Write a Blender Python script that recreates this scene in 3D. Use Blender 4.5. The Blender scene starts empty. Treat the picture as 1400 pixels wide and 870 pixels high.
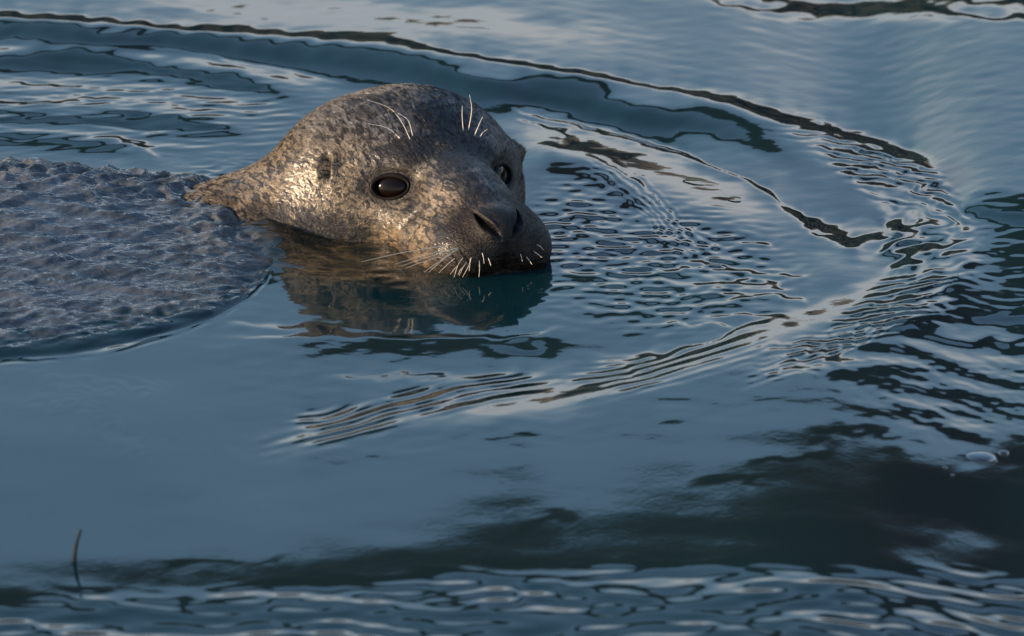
import bpy, bmesh, math, random
import numpy as np
from mathutils import Vector, Matrix

# ------------------------------------------------------------------ camera, sky, sun
SC = bpy.context.scene
R = math.radians
PITCH = R(17.0); DIST = 6.0
PPM = 1920.0                                   # photograph pixels per metre at the seal
LENS = 36.0 * DIST / (1400.0 / PPM)
AIM = Vector((0.0646, -0.257, 0.0))
CAMLOC = AIM + DIST * Vector((0, -math.cos(PITCH), math.sin(PITCH)))
cam = bpy.data.cameras.new('camera'); cam.lens = LENS; cam.sensor_width = 36
cam.clip_start = 0.1; cam.clip_end = 6000
cam.dof.use_dof = True; cam.dof.aperture_fstop = 14.0
camo = bpy.data.objects.new('camera', cam); SC.collection.objects.link(camo)
camo.location = CAMLOC; camo.rotation_euler = (math.pi/2 - PITCH, 0, 0)
cam.dof.focus_distance = 6.18
SC.camera = camo

SUN_AZ = R(76)       # from the camera's side of the seal, round to its left
SUN_EL = R(12)
to_sun = Vector((-math.sin(SUN_AZ)*math.cos(SUN_EL), -math.cos(SUN_AZ)*math.cos(SUN_EL), math.sin(SUN_EL)))
W = bpy.data.worlds.new('World'); SC.world = W; W.use_nodes = True
nt = W.node_tree
sky = nt.nodes.new('ShaderNodeTexSky'); sky.sky_type = 'NISHITA'; sky.sun_disc = False
sky.sun_elevation = SUN_EL
sky.sun_rotation = math.atan2(to_sun.x, to_sun.y)
sky.air_density = 1.0; sky.dust_density = 0.6; sky.ozone_density = 1.8
bg = nt.nodes['Background']; bg.inputs['Strength'].default_value = 0.15
# thin warm-grey stratus, thickening towards the horizon all round
def wn(typ, **kw):
    nd = nt.nodes.new(typ)
    for k, v in kw.items(): setattr(nd, k, v)
    return nd
tc = wn('ShaderNodeTexCoord'); sep = wn('ShaderNodeSeparateXYZ'); nt.links.new(tc.outputs['Generated'], sep.inputs[0])
mp = wn('ShaderNodeMapping'); mp.inputs['Scale'].default_value = (1.6, 1.6, 9.0); nt.links.new(tc.outputs['Generated'], mp.inputs[0])
cn = wn('ShaderNodeTexNoise'); cn.inputs['Scale'].default_value = 2.2; cn.inputs['Detail'].default_value = 4; nt.links.new(mp.outputs[0], cn.inputs[0])
el_ = wn('ShaderNodeMapRange', interpolation_type='SMOOTHSTEP')
nt.links.new(sep.outputs[2], el_.inputs[0])
for k, v in enumerate((0.287, 0.14, 0.0, 0.95)): el_.inputs[k+1].default_value = v
cl_ = wn('ShaderNodeMapRange', interpolation_type='SMOOTHSTEP'); nt.links.new(cn.outputs['Fac'], cl_.inputs[0])
for k, v in enumerate((0.32, 0.60, 0.45, 1.0)): cl_.inputs[k+1].default_value = v
mu = wn('ShaderNodeMath', operation='MULTIPLY'); nt.links.new(el_.outputs[0], mu.inputs[0]); nt.links.new(cl_.outputs[0], mu.inputs[1])
mx = wn('ShaderNodeMix', data_type='RGBA'); nt.links.new(mu.outputs[0], mx.inputs[0]); nt.links.new(sky.outputs[0], mx.inputs[6])
mx.inputs[7].default_value = (4.6, 4.4, 4.3, 1)
nt.links.new(mx.outputs[2], bg.inputs[0])
sl = bpy.data.lights.new('sun', 'SUN'); sl.energy = 5.0; sl.angle = R(0.6); sl.color = (1.0, 0.74, 0.48)
so = bpy.data.objects.new('sun', sl); SC.collection.objects.link(so)
so.rotation_euler = to_sun.to_track_quat('Z', 'Y').to_euler()
SC.view_settings.view_transform = 'Standard'; SC.view_settings.look = 'None'
SC.view_settings.exposure = 1.22; SC.view_settings.gamma = 1.0
SC.view_settings.use_curve_mapping = False

# ------------------------------------------------------------------ helpers
rng = np.random.default_rng(7); random.seed(7)
CP, SP = math.cos(PITCH), math.sin(PITCH)
FPX = LENS / 36.0 * 1400.0

def project(P):
    """world points (n,3) -> photograph pixels"""
    d = np.asarray(P, float) - np.array(CAMLOC)
    x = d[..., 0]; depth = d[..., 1]*CP - d[..., 2]*SP; up = d[..., 1]*SP + d[..., 2]*CP
    return 700 + FPX*x/depth, 435 - FPX*up/depth

def ground(px, py, z=0.0):
    """photograph pixel -> point on the water level"""
    a = (px-700)/FPX; b = (435-py)/FPX
    d = np.array([a, CP + b*SP, -SP + b*CP])
    t = (z - CAMLOC.z)/d[2]
    return np.array(CAMLOC) + d*t

def link(o, parent=None):
    SC.collection.objects.link(o)
    if parent is not None: o.parent = parent
    return o

def mesh_np(name, verts, faces, smooth=True):
    me = bpy.data.meshes.new(name)
    verts = np.ascontiguousarray(verts, np.float32); faces = np.ascontiguousarray(faces, np.int32)
    nf, k = faces.shape
    me.vertices.add(len(verts)); me.vertices.foreach_set('co', verts.ravel())
    me.loops.add(nf*k); me.loops.foreach_set('vertex_index', faces.ravel())
    me.polygons.add(nf)
    me.polygons.foreach_set('loop_start', np.arange(0, nf*k, k, dtype=np.int32))
    me.polygons.foreach_set('loop_total', np.full(nf, k, np.int32))
    me.polygons.foreach_set('use_smooth', np.full(nf, smooth, bool))
    me.update(calc_edges=True)
    return me

def attr(me, name, val):
    a = me.attributes.new(name, 'FLOAT', 'POINT')
    a.data.foreach_set('value', np.ascontiguousarray(val, np.float32).ravel())

def sstep(a, b, x):
    t = np.clip((x-a)/(b-a), 0, 1); return t*t*(3-2*t)

def spline(pts, n=10):
    P = np.array(pts, float)
    P = np.vstack([2*P[0]-P[1], P, 2*P[-1]-P[-2]])
    out = []
    for i in range(1, len(P)-2):
        t = np.linspace(0, 1, n, endpoint=False)[:, None]
        p0, p1, p2, p3 = P[i-1], P[i], P[i+1], P[i+2]
        out.append(0.5*((2*p1) + (-p0+p2)*t + (2*p0-5*p1+4*p2-p3)*t**2 + (-p0+3*p1-3*p2+p3)*t**3))
    out.append(P[-2][None]); return np.vstack(out)

def mat(name):
    m = bpy.data.materials.new(name); m.use_nodes = True
    return m, m.node_tree, m.node_tree.nodes['Principled BSDF']

class NT:
    """short hand for node trees"""
    def __init__(s, tree): s.t = tree
    def n(s, typ, **kw):
        nd = s.t.nodes.new(typ)
        for k, v in kw.items(): setattr(nd, k, v)
        return nd
    def set(s, sock, v):
        if hasattr(v, 'is_output'): s.t.links.new(v, sock)
        else: sock.default_value = v
    def math(s, op, a, b=0.0, c=0.0, clamp=False):
        nd = s.n('ShaderNodeMath', operation=op, use_clamp=clamp)
        s.set(nd.inputs[0], a); s.set(nd.inputs[1], b); s.set(nd.inputs[2], c); return nd.outputs[0]
    def noise(s, vec, scale, detail=3, rough=0.5, dist=0.0):
        nd = s.n('ShaderNodeTexNoise'); s.set(nd.inputs['Vector'], vec)
        nd.inputs['Scale'].default_value = scale; nd.inputs['Detail'].default_value = detail
        nd.inputs['Roughness'].default_value = rough; nd.inputs['Distortion'].default_value = dist
        return nd.outputs['Fac']
    def mapping(s, vec, scale=(1,1,1), rot=(0,0,0)):
        nd = s.n('ShaderNodeMapping'); s.set(nd.inputs['Vector'], vec)
        nd.inputs['Scale'].default_value = scale; nd.inputs['Rotation'].default_value = rot
        return nd.outputs[0]
    def ramp(s, fac, stops):
        nd = s.n('ShaderNodeValToRGB'); s.set(nd.inputs[0], fac)
        el = nd.color_ramp.elements
        while len(el) < len(stops): el.new(0.5)
        for e, (p, c) in zip(el, stops):
            e.position = p; e.color = (*c, 1) if len(c) == 3 else c
        return nd.outputs[0]
    def rng(s, v, a, b, c=0.0, d=1.0):
        nd = s.n('ShaderNodeMapRange', interpolation_type='SMOOTHSTEP')
        s.set(nd.inputs[0], v)
        for i, q in enumerate((a, b, c, d)): nd.inputs[i+1].default_value = q
        return nd.outputs[0]
    def mix(s, f, a, b, blend='MIX'):
        nd = s.n('ShaderNodeMix', data_type='RGBA', blend_type=blend)
        s.set(nd.inputs[0], f)
        for i, v in ((6, a), (7, b)):
            if not hasattr(v, 'is_output') and len(v) == 3: v = (*v, 1)
            s.set(nd.inputs[i], v)
        return nd.outputs[2]
    def attr(s, name):
        return s.n('ShaderNodeAttribute', attribute_name=name).outputs['Fac']
    def bump(s, h, strength, dist, normal=None):
        nd = s.n('ShaderNodeBump'); s.set(nd.inputs['Height'], h)
        nd.inputs['Strength'].default_value = strength; nd.inputs['Distance'].default_value = dist
        if normal is not None: s.set(nd.inputs['Normal'], normal)
        return nd.outputs[0]

# ------------------------------------------------------------------ water surface
# The photograph's ripples are read as slopes (towards / away from the shore) along strokes,
# placed on the water level, and integrated to a real height field.
GX0, GX1, GY0, GY1, ST = -160, 1560, -140, 1000, 2.0
gx = np.arange(GX0, GX1, ST); gy = np.arange(GY0, GY1, ST)
PX, PY = np.meshgrid(gx, gy)

def waves(u, v, n, lam, seed, spread=math.pi, dirn=0.0, sharp=0.0):
    """sum of n random plane waves, wavelength range lam, unit rms"""
    r = np.random.default_rng(seed); out = np.zeros_like(u)
    for i in range(n):
        L = math.exp(r.uniform(math.log(lam[0]), math.log(lam[1])))
        a = dirn + r.uniform(-spread, spread); k = 2*math.pi/L
        out += np.cos(k*(u*math.cos(a)+v*math.sin(a)) + r.uniform(0, 6.283))
    return out/math.sqrt(n/2)

# slow wavering of every traced edge; stretched sideways as a ripple is at this angle
WAR1 = waves(PX/3.6, PY, 16, (10, 40), 11)
WAR2 = waves(PX/3.6, PY, 14, (40, 110), 12)
T = np.zeros_like(PX)

def stroke_field(pts, reach, jag=0.0):
    S = spline(pts, 8); seg = np.diff(S, axis=0); ln = np.linalg.norm(seg, axis=1)
    cum = np.r_[0, np.cumsum(ln)]
    D = np.full(PX.shape, 1e6); A = np.zeros(PX.shape)
    qx = PX; qy = PY + jag*(0.6*WAR1 + 0.8*WAR2)
    for i in range(len(seg)):
        x0, y0 = S[i]; x1, y1 = S[i+1]
        i0 = max(0, int((min(x0, x1)-reach-GX0)/ST)); i1 = min(len(gx), int((max(x0, x1)+reach-GX0)/ST)+2)
        j0 = max(0, int((min(y0, y1)-reach-30-GY0)/ST)); j1 = min(len(gy), int((max(y0, y1)+reach+30-GY0)/ST)+2)
        if i0 >= i1 or j0 >= j1: continue
        X = qx[j0:j1, i0:i1]; Y = qy[j0:j1, i0:i1]
        t = np.clip(((X-x0)*seg[i, 0]+(Y-y0)*seg[i, 1])/(ln[i]**2+1e-9), 0, 1)
        dx = X-x0-t*seg[i, 0]; dy = Y-y0-t*seg[i, 1]
        d = np.hypot(dx, dy); cr = seg[i, 0]*dy - seg[i, 1]*dx        # >0: right-hand / below
        d = np.where(cr > 0, d, -d)
        sub = np.abs(d) < np.abs(D[j0:j1, i0:i1])
        D[j0:j1, i0:i1] = np.where(sub, d, D[j0:j1, i0:i1])
        A[j0:j1, i0:i1] = np.where(sub, (cum[i]+t*ln[i])/cum[-1], A[j0:j1, i0:i1])
    return D, A

def fade(A, f0, f1):
    f = np.ones_like(A)
    if f0 > 0: f = f*sstep(0, f0, A)
    if f1 > 0: f = f*sstep(0, f1, 1-A)
    return f

def stroke(pts, w, val, jag=2.0, below=None, f=(0.15, 0.15), brk=0.0):
    global T
    wb = w if below is None else below
    D, A = stroke_field(pts, 3*max(w, wb)+6, jag)
    g = np.exp(-(D/np.where(D > 0, wb, w)/np.clip(1+0.28*WAR2+0.12*WAR1, 0.4, 1.7))**2)*fade(A, *f)
    if brk > 0: g = g*np.clip(1 - brk*(0.5+0.6*WAR2), 0, 1.3)
    T += val*g

def polymask(poly, soft=3, jag=6.0):
    P = np.array(poly, float); ins = np.zeros(PX.shape, bool)
    qx = PX; qy = PY + jag*(0.5*WAR1+0.9*WAR2)
    for i in range(len(P)):
        x0, y0 = P[i]; x1, y1 = P[(i+1) % len(P)]
        if y0 == y1: continue
        c = (y0 > qy) != (y1 > qy)
        xi = x0 + (qy-y0)*(x1-x0)/(y1-y0)
        ins ^= c & (qx < xi)
    M = ins.astype(float)
    for _ in range(2):
        for ax, k in ((0, soft), (1, soft*3)):
            if k > 0:
                c = np.cumsum(np.concatenate([np.repeat(np.take(M, [0], ax), k+1, ax), M, np.repeat(np.take(M, [-1], ax), k, ax)], ax), ax)
                n = M.shape[ax]; M = (np.take(c, range(2*k+1, 2*k+1+n), ax) - np.take(c, range(0, n), ax))/(2*k+1)
    return M

def ripples(pts, near, far, period, val, mean=0.0, jag=2.0, f=(0.2, 0.2), drift=0.35):
    """capillary ripples riding parallel to a curve between two offsets (px)"""
    global T
    D, A = stroke_field(pts, max(abs(near), abs(far))+20, jag)
    mid = (near+far)/2; half = abs(far-near)/2
    m = sstep(1.25, 0.6, np.abs(D-mid)/half)*fade(A, *f)
    ph = 2*math.pi*(D/period)*(1+0.10*WAR2) + drift*(2.6*WAR2+1.2*WAR1)
    T += m*(mean + val*np.clip(0.75+0.45*WAR2+0.25*WAR1, 0.1, 1.5)*np.sin(ph))

R1 = [(-80,8),(0,17),(80,20),(170,27),(330,40),(480,54),(600,70),(720,90),(850,112),(960,132),(1080,162),(1160,183),(1240,212),(1300,243)]
R1r = [(1040,150),(1110,166),(1180,190),(1240,214),(1290,245),(1320,285),(1322,325),(1296,365),(1250,400),(1180,437),(1080,478),(960,515)]
# -- far ring and beyond
stroke([(100,2),(300,8),(500,22),(800,52),(1000,92)], 30, -0.034, f=(0.2,0.4))
stroke([(920,-8),(1040,2),(1150,8),(1280,12),(1440,24)], 7, -0.075, jag=4, f=(0.2,0.0))
stroke([(1010,14),(1120,20),(1250,26),(1330,30)], 5, -0.035, jag=4)
stroke([(1150,-12),(1300,-6),(1450,6)], 9, -0.06, jag=5, f=(0.2,0))
stroke(R1, 6.5, -0.11, jag=1.6, below=6, f=(0.02,0.05))
stroke([(-80,26),(20,22),(110,24),(190,33)], 8, -0.05, jag=4, f=(0,0.3))
stroke([(-80,44),(0,42),(200,50),(480,84),(600,104),(720,126),(850,150),(960,168),(1050,196),(1110,236),(1140,280)], 20, 0.13, f=(0.0,0.25), below=24)
stroke([(560,110),(700,130),(850,158),(980,190)], 16, 0.03)
# -- second ring, behind the head and to its right
stroke([(-80,60),(0,62),(120,65),(230,74),(330,92),(430,114),(480,126)], 8, -0.062, f=(0,0.2), jag=2)
stroke([(150,56),(230,66),(330,83),(430,107),(500,122)], 2.6, -0.07, f=(0.2,0.2), jag=2, brk=0.3)
stroke([(-80,52),(20,53),(60,55)], 3, -0.06, jag=3)
stroke([(-80,88),(100,86),(220,92),(330,114),(430,138)], 12, 0.11, f=(0,0.2))
stroke([(-80,112),(60,113),(190,122),(300,136),(400,152)], 5, -0.055, jag=3, f=(0,0.2), brk=0.4)
stroke([(-80,138),(80,138),(220,147),(340,166)], 6, -0.055, jag=3, f=(0,0.2), brk=0.4)
stroke([(60,126),(160,131),(240,142)], 2.5, -0.07, jag=4, brk=0.5)
stroke([(-80,160),(100,162),(250,172),(360,190)], 9, 0.085, f=(0,0.2))
stroke([(110,184),(170,190),(220,205)], 3.5, -0.05, jag=2)
stroke([(160,192),(190,198),(222,214)], 2.5, -0.07, jag=2)
stroke([(-80,190),(60,192),(200,212)], 10, 0.07, f=(0,0.2))
stroke([(690,146),(760,163),(850,188),(900,202),(960,219),(1005,236),(1045,258),(1085,282)], 3.2, -0.085, jag=2, f=(0.1,0.1))
stroke([(1050,262),(1085,284),(1120,304),(1165,322),(1215,326),(1240,318)], 7, -0.085, jag=6, f=(0.25,0.45), brk=0.35)
stroke([(1085,296),(1130,322),(1180,334)], 5, -0.06, jag=5)
stroke([(1125,338),(1180,330),(1225,312),(1255,292)], 5, -0.075, jag=5, f=(0.3,0.5), brk=0.4)
stroke([(690,178),(760,190),(830,205),(900,230),(980,264),(1040,296),(1085,328)], 22, -0.044, f=(0.1,0.25), jag=4, below=26)
stroke([(700,160),(740,170),(790,184)], 2.5, -0.06, jag=3)
stroke([(720,196),(790,202),(860,216),(900,220)], 2.2, -0.055, jag=3, brk=0.4)
stroke([(730,222),(800,236),(850,262),(880,300)], 13, 0.05)
ripples([(790,220),(850,246),(895,285),(930,325),(980,345),(1040,352)], -20, 24, 9.0, 0.05, -0.01, jag=2.5)
# -- choppy water before the muzzle
for (x0, x1, y, w) in ((960,1115,372,3),(930,1090,390,3.4),(985,1110,402,2.2),(950,1080,428,2.6),(900,1010,440,2.0),(880,1000,360,2.4),(1010,1060,330,2)):
    stroke([(x0,y+4),((x0+x1)/2,y),(x1,y+5)], w, -0.075, jag=3.5)
# -- near side of the ring
stroke([(1238,322),(1228,352),(1205,385),(1150,414),(1080,442),(1000,470),(900,504),(800,532),(700,556),(560,586)], 18, -0.050, f=(0.12,0.2), jag=2, below=18)
stroke([(1080,432),(1020,446),(970,466),(910,484),(840,492)], 2.6, -0.075, jag=3, f=(0.2,0.2))
stroke([(1110,350),(1160,362),(1205,352)], 14, -0.015)
stroke([(330,466),(480,472),(650,472),(800,466),(900,452)], 15, 0.050, jag=5, f=(0.35,0.35), brk=0.45)
stroke([(300,460),(420,459),(560,460),(700,458),(800,446)], 2.5, -0.075, jag=2, brk=0.2)
stroke([(300,438),(380,446),(470,452)], 4, -0.035, jag=2)
ripples([(860,520),(760,530),(660,545),(540,575),(440,600),(330,626)], -14, 34, 12.0, 0.060, -0.024, jag=3, f=(0.45,0.25), drift=0.7)
stroke([(760,530),(700,538),(640,550),(580,560)], 3.5, -0.08, jag=2, f=(.3,.3))
stroke([(640,530),(560,548),(470,575),(380,605)], 3, -0.06, jag=4, brk=0.3)
stroke([(430,512),(560,516),(680,512),(760,506)], 4, -0.045, jag=5, brk=0.6)
RC = [(1020,158),(1110,180),(1190,218),(1242,262),(1268,310),(1268,360),(1246,404),(1190,446),(1100,486),(990,522)]
D, A = stroke_field(RC, 110, 3.0)
m_ = sstep(1.25, 0.55, np.abs(D-6*WAR2)/(22+38*np.exp(-((A-0.46)/0.20)**2)))*fade(A, 0.25, 0.25)
rho = np.sqrt((0.16*(PX-690))**2 + (PY-318)**2) + 2.2*WAR2 + 1.0*WAR1
T += m_*(-0.028 + 0.075*np.clip(0.85+0.35*WAR2, 0.2, 1.4)*np.sin(2*math.pi*rho/7.6) + 0.035*np.sin(2*math.pi*rho/5.4+1.5*WAR1))
ripples([(1246,404),(1190,446),(1100,486),(990,522)], -24, 6, 8.5, 0.05, -0.02, jag=2.5, f=(0.3,0.3), drift=0.6)
ripples([(-60,506),(0,501),(150,487),(280,447),(345,409),(374,378),(368,345)], -26, 0, 7.5, 0.05, 0.0, jag=1.0, f=(0,0.1), drift=0.3)
ripples([(1080,478),(960,515),(840,545),(720,572)], -4, 44, 9.0, 0.045, -0.012, jag=2, f=(0.2,0.4))
ripples([(900,500),(820,508),(740,512)], -20, 14, 8.0, 0.035, 0.0, jag=1.5, f=(0.3,0.3))
# -- dark reflections: right, and the long one along the bottom
DARKR = polymask([(1330,268),(1380,262),(1560,262),(1560,458),(1420,452),(1300,448),(1190,476),(1110,486),(1170,448),(1250,412),(1310,372),(1330,330)], 1, 5)
T += 0.030*DARKR
stroke([(1300,282),(1360,296),(1440,308)], 6, 0.085, jag=2, f=(0.2,0))
stroke([(1325,343),(1350,344),(1368,345)], 3, 0.07, jag=1)
BAND = polymask([(-170,800),(0,792),(100,784),(200,772),(300,766),(400,757),(560,742),(700,720),(800,704),(860,690),(930,668),(1010,652),(1060,640),(1130,628),(1220,598),(1340,590),(1560,596),(1560,800),(1000,786),(700,800),(400,818),(0,846),(-170,850)], 1, 9)
T += 0.0*BAND
stroke([(1180,690),(1280,672),(1360,676),(1470,690)], 48, 0.016, jag=4, f=(0.25,0))
for (x0, y0, x1, y1, w_, v_) in ((1010,636,1150,622,5,0.010),(1090,600,1260,592,5,0.012),(930,668,1060,656,4,0.008),(1240,574,1400,566,5,0.014),(700,726,800,712,4,0.006),(180,770,420,760,4,0.006)):
    stroke([(x0, y0), ((x0+x1)/2, (y0+y1)/2-3), (x1, y1)], w_, v_, jag=6, f=(0.3, 0.3))
stroke([(1310,440),(1380,438),(1460,444)], 5, 0.06, jag=4, f=(.2,0))
stroke([(1220,458),(1300,466),(1420,462)], 6, 0.05, jag=5, f=(.2,0))
LOWR = polymask([(1130,490),(1230,470),(1560,460),(1560,590),(1300,588),(1180,560)], 6, 8)
T += 0.004*LOWR
BOT = polymask([(-170,836),(0,832),(400,806),(700,790),(1000,780),(1560,790),(1560,1010),(-170,1010)], 4, 5)
T += 0.007*BOT
BLUE = polymask([(-170,500),(300,500),(340,640),(900,600),(1100,520),(1000,640),(600,730),(0,780),(-170,790)], 14, 0)
stroke([(-120,745),(150,735),(400,715),(650,690)], 45, -0.004, jag=3, f=(0,0.3))
stroke([(-120,545),(200,540),(420,560)], 26, -0.004, jag=4, f=(0,0.4))
ripples([(-100,560),(150,560),(330,640),(500,680)], -60, 60, 11.0, 0.004, -0.003, jag=4, f=(0,0.3), drift=0.8)
CHOP = np.exp(-(((PX-900)/150)**2 + ((PY-365)/75)**2)**1.5)
CHOP = np.maximum(CHOP, 0.8*np.exp(-(((PX-800)/70)**2 + ((PY-330)/90)**2)**1.5))
STREAK = np.exp(-(((PX-120)/330)**2 + ((PY-150)/60)**2)**2)

def samp(F, px, py):
    u = np.clip((px-GX0)/ST, 0, len(gx)-1.001); v = np.clip((py-GY0)/ST, 0, len(gy)-1.001)
    i = u.astype(int); j = v.astype(int); a = u-i; b = v-j
    return (F[j, i]*(1-a)+F[j, i+1]*a)*(1-b) + (F[j+1, i]*(1-a)+F[j+1, i+1]*a)*b

xs = np.arange(-0.46, 0.5001, 0.0011); ys = np.arange(-1.30, 0.72, 0.0020)
def grow(start, sgn):
    out = []; p = start; d = 0.003
    while abs(p) < 1500: p += sgn*d; out.append(p); d *= 1.35
    return out
xl = np.array(grow(xs[0], -1)[::-1]); xr = np.array(grow(xs[-1], 1))
yl = np.array(grow(ys[0], -1)[::-1]); yr = np.array(grow(ys[-1], 1))
XX, YY = np.meshgrid(xs, ys)
vx, vy = project(np.stack([XX, YY, np.zeros_like(XX)], -1))
dy = ys[1]-ys[0]; j0 = int((-0.10-ys[0])/dy)
def blur(M, sy, sx):
    for ax, k in ((0, sy), (1, sx)):
        for _ in range(3):
            c = np.cumsum(np.concatenate([np.repeat(np.take(M, [0], ax), k+1, ax), M, np.repeat(np.take(M, [-1], ax), k, ax)], ax), ax)
            n = M.shape[ax]; M = (np.take(c, range(2*k+1, 2*k+1+n), ax) - np.take(c, range(0, n), ax))/(2*k+1)
    return M
def heights(Tm):
    """height field whose slope towards the shore is Tm (least squares, smooth across)"""
    pad = 200
    Tp = np.pad(Tm, ((pad, pad), (pad, pad)), mode='edge')
    wy_ = sstep(0, pad, np.minimum(np.arange(Tp.shape[0]), np.arange(Tp.shape[0])[::-1]))
    wx_ = sstep(0, pad, np.minimum(np.arange(Tp.shape[1]), np.arange(Tp.shape[1])[::-1]))
    Tp *= wy_[:, None]*wx_[None, :]
    ky = 2*math.pi*np.fft.fftfreq(Tp.shape[0], dy)[:, None]; kx = 2*math.pi*np.fft.rfftfreq(Tp.shape[1], 0.0011)[None, :]
    H = np.fft.irfft2(-1j*ky*np.fft.rfft2(Tp)/(ky**2 + 0.012*kx**2 + 0.6), Tp.shape)[pad:-pad, pad:-pad]
    H = H + np.cumsum(blur(Tm - np.gradient(H, dy, axis=0), 14, 40), 0)*dy     # broad swell
    return H - blur(H[j0-12:j0+13].mean(0)[None, :], 0, 25)
H = np.zeros_like(XX)
for _ in range(3):
    qx_, qy_ = project(np.stack([XX, YY, H], -1))
    H = heights(1.35*samp(T, qx_, qy_))
vx, vy = project(np.stack([XX, YY, H], -1))
# free waves: gentle everywhere, choppy before the muzzle, broken along the bottom
def add(H, amp_slope, lam, n, seed, mask=1.0, spread=math.pi, dirn=0.0):
    Lm = math.sqrt(lam[0]*lam[1])
    return H + mask*waves(XX, YY, n, lam, seed, spread, dirn)*amp_slope*Lm/6.283*1.4
CALM = polymask([(-170,470),(300,470),(420,640),(900,600),(1130,525),(1230,575),(1560,590),(1560,786),(1000,780),(700,792),(400,806),(-170,836)], 8, 4)
OPEN = 1-0.90*samp(CALM, vx, vy)
H = add(H, 0.0035, (0.02, 0.08), 26, 31, OPEN)
H = add(H, 0.002, (0.006, 0.014), 30, 32, OPEN, 0.9, math.pi/2)
H = add(H, 0.0010, (0.05, 0.25), 26, 30, 1.0, 0.6, math.pi/2)
H = add(H, 0.043, (0.013, 0.042), 44, 33, samp(CHOP, vx, vy), 1.1, math.pi/2)
H = add(H, 0.022, (0.012, 0.05), 30, 34, samp(STREAK, vx, vy), 0.5, math.pi/2)
H = add(H, 0.022, (0.05, 0.22), 30, 35, samp(BOT, vx, vy), 0.8, math.pi/2)
H = add(H, 0.030, (0.018, 0.06), 40, 38, samp(BOT, vx, vy), 0.7, math.pi/2)
H = add(H, 0.018, (0.03, 0.14), 30, 36, samp(LOWR, vx, vy), 0.9, math.pi/2)
H = add(H, 0.011, (0.010, 0.03), 40, 29, samp(LOWR, vx, vy))
H = add(H, 0.008, (0.012, 0.05), 40, 37, samp(DARKR, vx, vy))
# the sheet of water sliding off the submerged back
BACK = polymask([(-170,190),(0,210),(120,216),(250,236),(330,262),(372,300),(372,372),(352,402),(300,436),(220,462),(120,484),(0,496),(-170,505)], 2, 2)
BK = samp(BACK, vx, vy)
nearx = np.interp(vx[j0], [-200,0,120,220,300,352,372,380], [505,496,484,462,436,402,372,330])
ground_edge = np.array([ground(a, b)[1] for a, b in zip(vx[j0], nearx)])
crest = 0.002 + 0.011*sstep(-0.090, -0.150, XX) + 0.014*sstep(-0.15, -0.32, XX)
yc = 0.045
up = np.clip((YY-ground_edge[None, :])/(yc-ground_edge[None, :]), 0, 1)
xed = -0.104 - 0.19*np.clip(YY+0.145, 0, 1) + 0.005*waves(XX, YY, 12, (0.03, 0.12), 40)
fadex = sstep(0, 0.030, xed-XX)
up = np.clip(up + 0.02*waves(XX, YY, 12, (0.03, 0.12), 39)*sstep(0, 0.1, up), 0, 1)
far_ = np.where(YY > yc, np.exp(-((YY-yc)/0.035)**2), 1)
lip = 0.0034*sstep(0.0, 0.05, up)*sstep(-0.09, -0.17, XX)
dome = crest*sstep(0.0, 1.0, up)
cover = fadex*sstep(0.0, 0.05, up)*far_
H = H*(1-0.9*cover) + fadex*far_*(dome+lip)
FILM = sstep(0.0, 0.02, xed-XX)*sstep(0.02, 0.08, up)*np.where(YY > yc, np.exp(-((YY-yc)/0.04)**4), 1)
def ridged(lam, n, seed, spread, dirn):
    w_ = waves(XX, YY, n, lam, seed, spread, dirn); return 0.8-np.sqrt(w_*w_+0.02)
H = add(H, 0.125, (0.012, 0.05), 50, 41, FILM, 0.7, math.pi*0.57)
H = add(H, 0.13, (0.006, 0.016), 60, 44, FILM, 0.8, math.pi*0.60)
H = add(H, 0.04, (0.0045, 0.007), 30, 42, FILM, 0.8, math.pi*0.56)
TOPF = FILM*sstep(0.72, 1.0, up)
H += TOPF*ridged((0.02, 0.06), 30, 43, 3.1, 0)*0.0030
NECK = np.exp(-((XX+0.118)/0.036)**2-((YY+0.055)/0.060)**2)
H += 0.013*NECK*(1-0.45*FILM)
NK2 = np.exp(-((XX+0.145)/0.035)**2-((YY+0.01)/0.09)**2)
H += 0.0022*NK2*ridged((0.014, 0.04), 30, 45, 3.1, 0)
REFL_POLY = polymask([(300,262),(345,285),(420,300),(480,318),(540,338),(600,362),(560,392),(470,385),(395,372),(372,345),(350,312),(300,290)], 4, 3)
vx2, vy2 = project(np.stack([XX, YY, H], -1)); FUR_REFL = samp(REFL_POLY, vx2, vy2)
H = add(H, 0.035, (0.012, 0.05), 40, 46, FUR_REFL, 0.8, math.pi/2)
TINT = FILM*sstep(0.0, 0.22, up + 0.05*waves(XX, YY, 20, (0.01, 0.04), 47))
THIN = FILM*np.clip(sstep(-0.24, -0.13, XX) + 0.8*sstep(0.75, 0.98, up), 0, 1)
xa = np.concatenate([xl, xs, xr]); ya = np.concatenate([yl, ys, yr])
XA, YA = np.meshgrid(xa, ya); ZA = np.zeros_like(XA); FA = np.zeros_like(XA)
nxl, nyl = len(xl), len(yl)
ZA[nyl:nyl+len(ys), nxl:nxl+len(xs)] = H; FA[nyl:nyl+len(ys), nxl:nxl+len(xs)] = TINT
SA = np.zeros_like(XA); SA[nyl:nyl+len(ys), nxl:nxl+len(xs)] = FUR_REFL
TA = np.zeros_like(XA); TA[nyl:nyl+len(ys), nxl:nxl+len(xs)] = THIN
for k in range(nxl): ZA[nyl:nyl+len(ys), k] = H[:, 0]*math.exp(-((xs[0]-xl[k])/0.5)**2); FA[nyl:nyl+len(ys), k] = FILM[:, 0]*math.exp(-((xs[0]-xl[k])/0.5)**2)
for k in range(len(xr)): ZA[nyl:nyl+len(ys), nxl+len(xs)+k] = H[:, -1]*math.exp(-((xr[k]-xs[-1])/0.5)**2)
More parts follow.
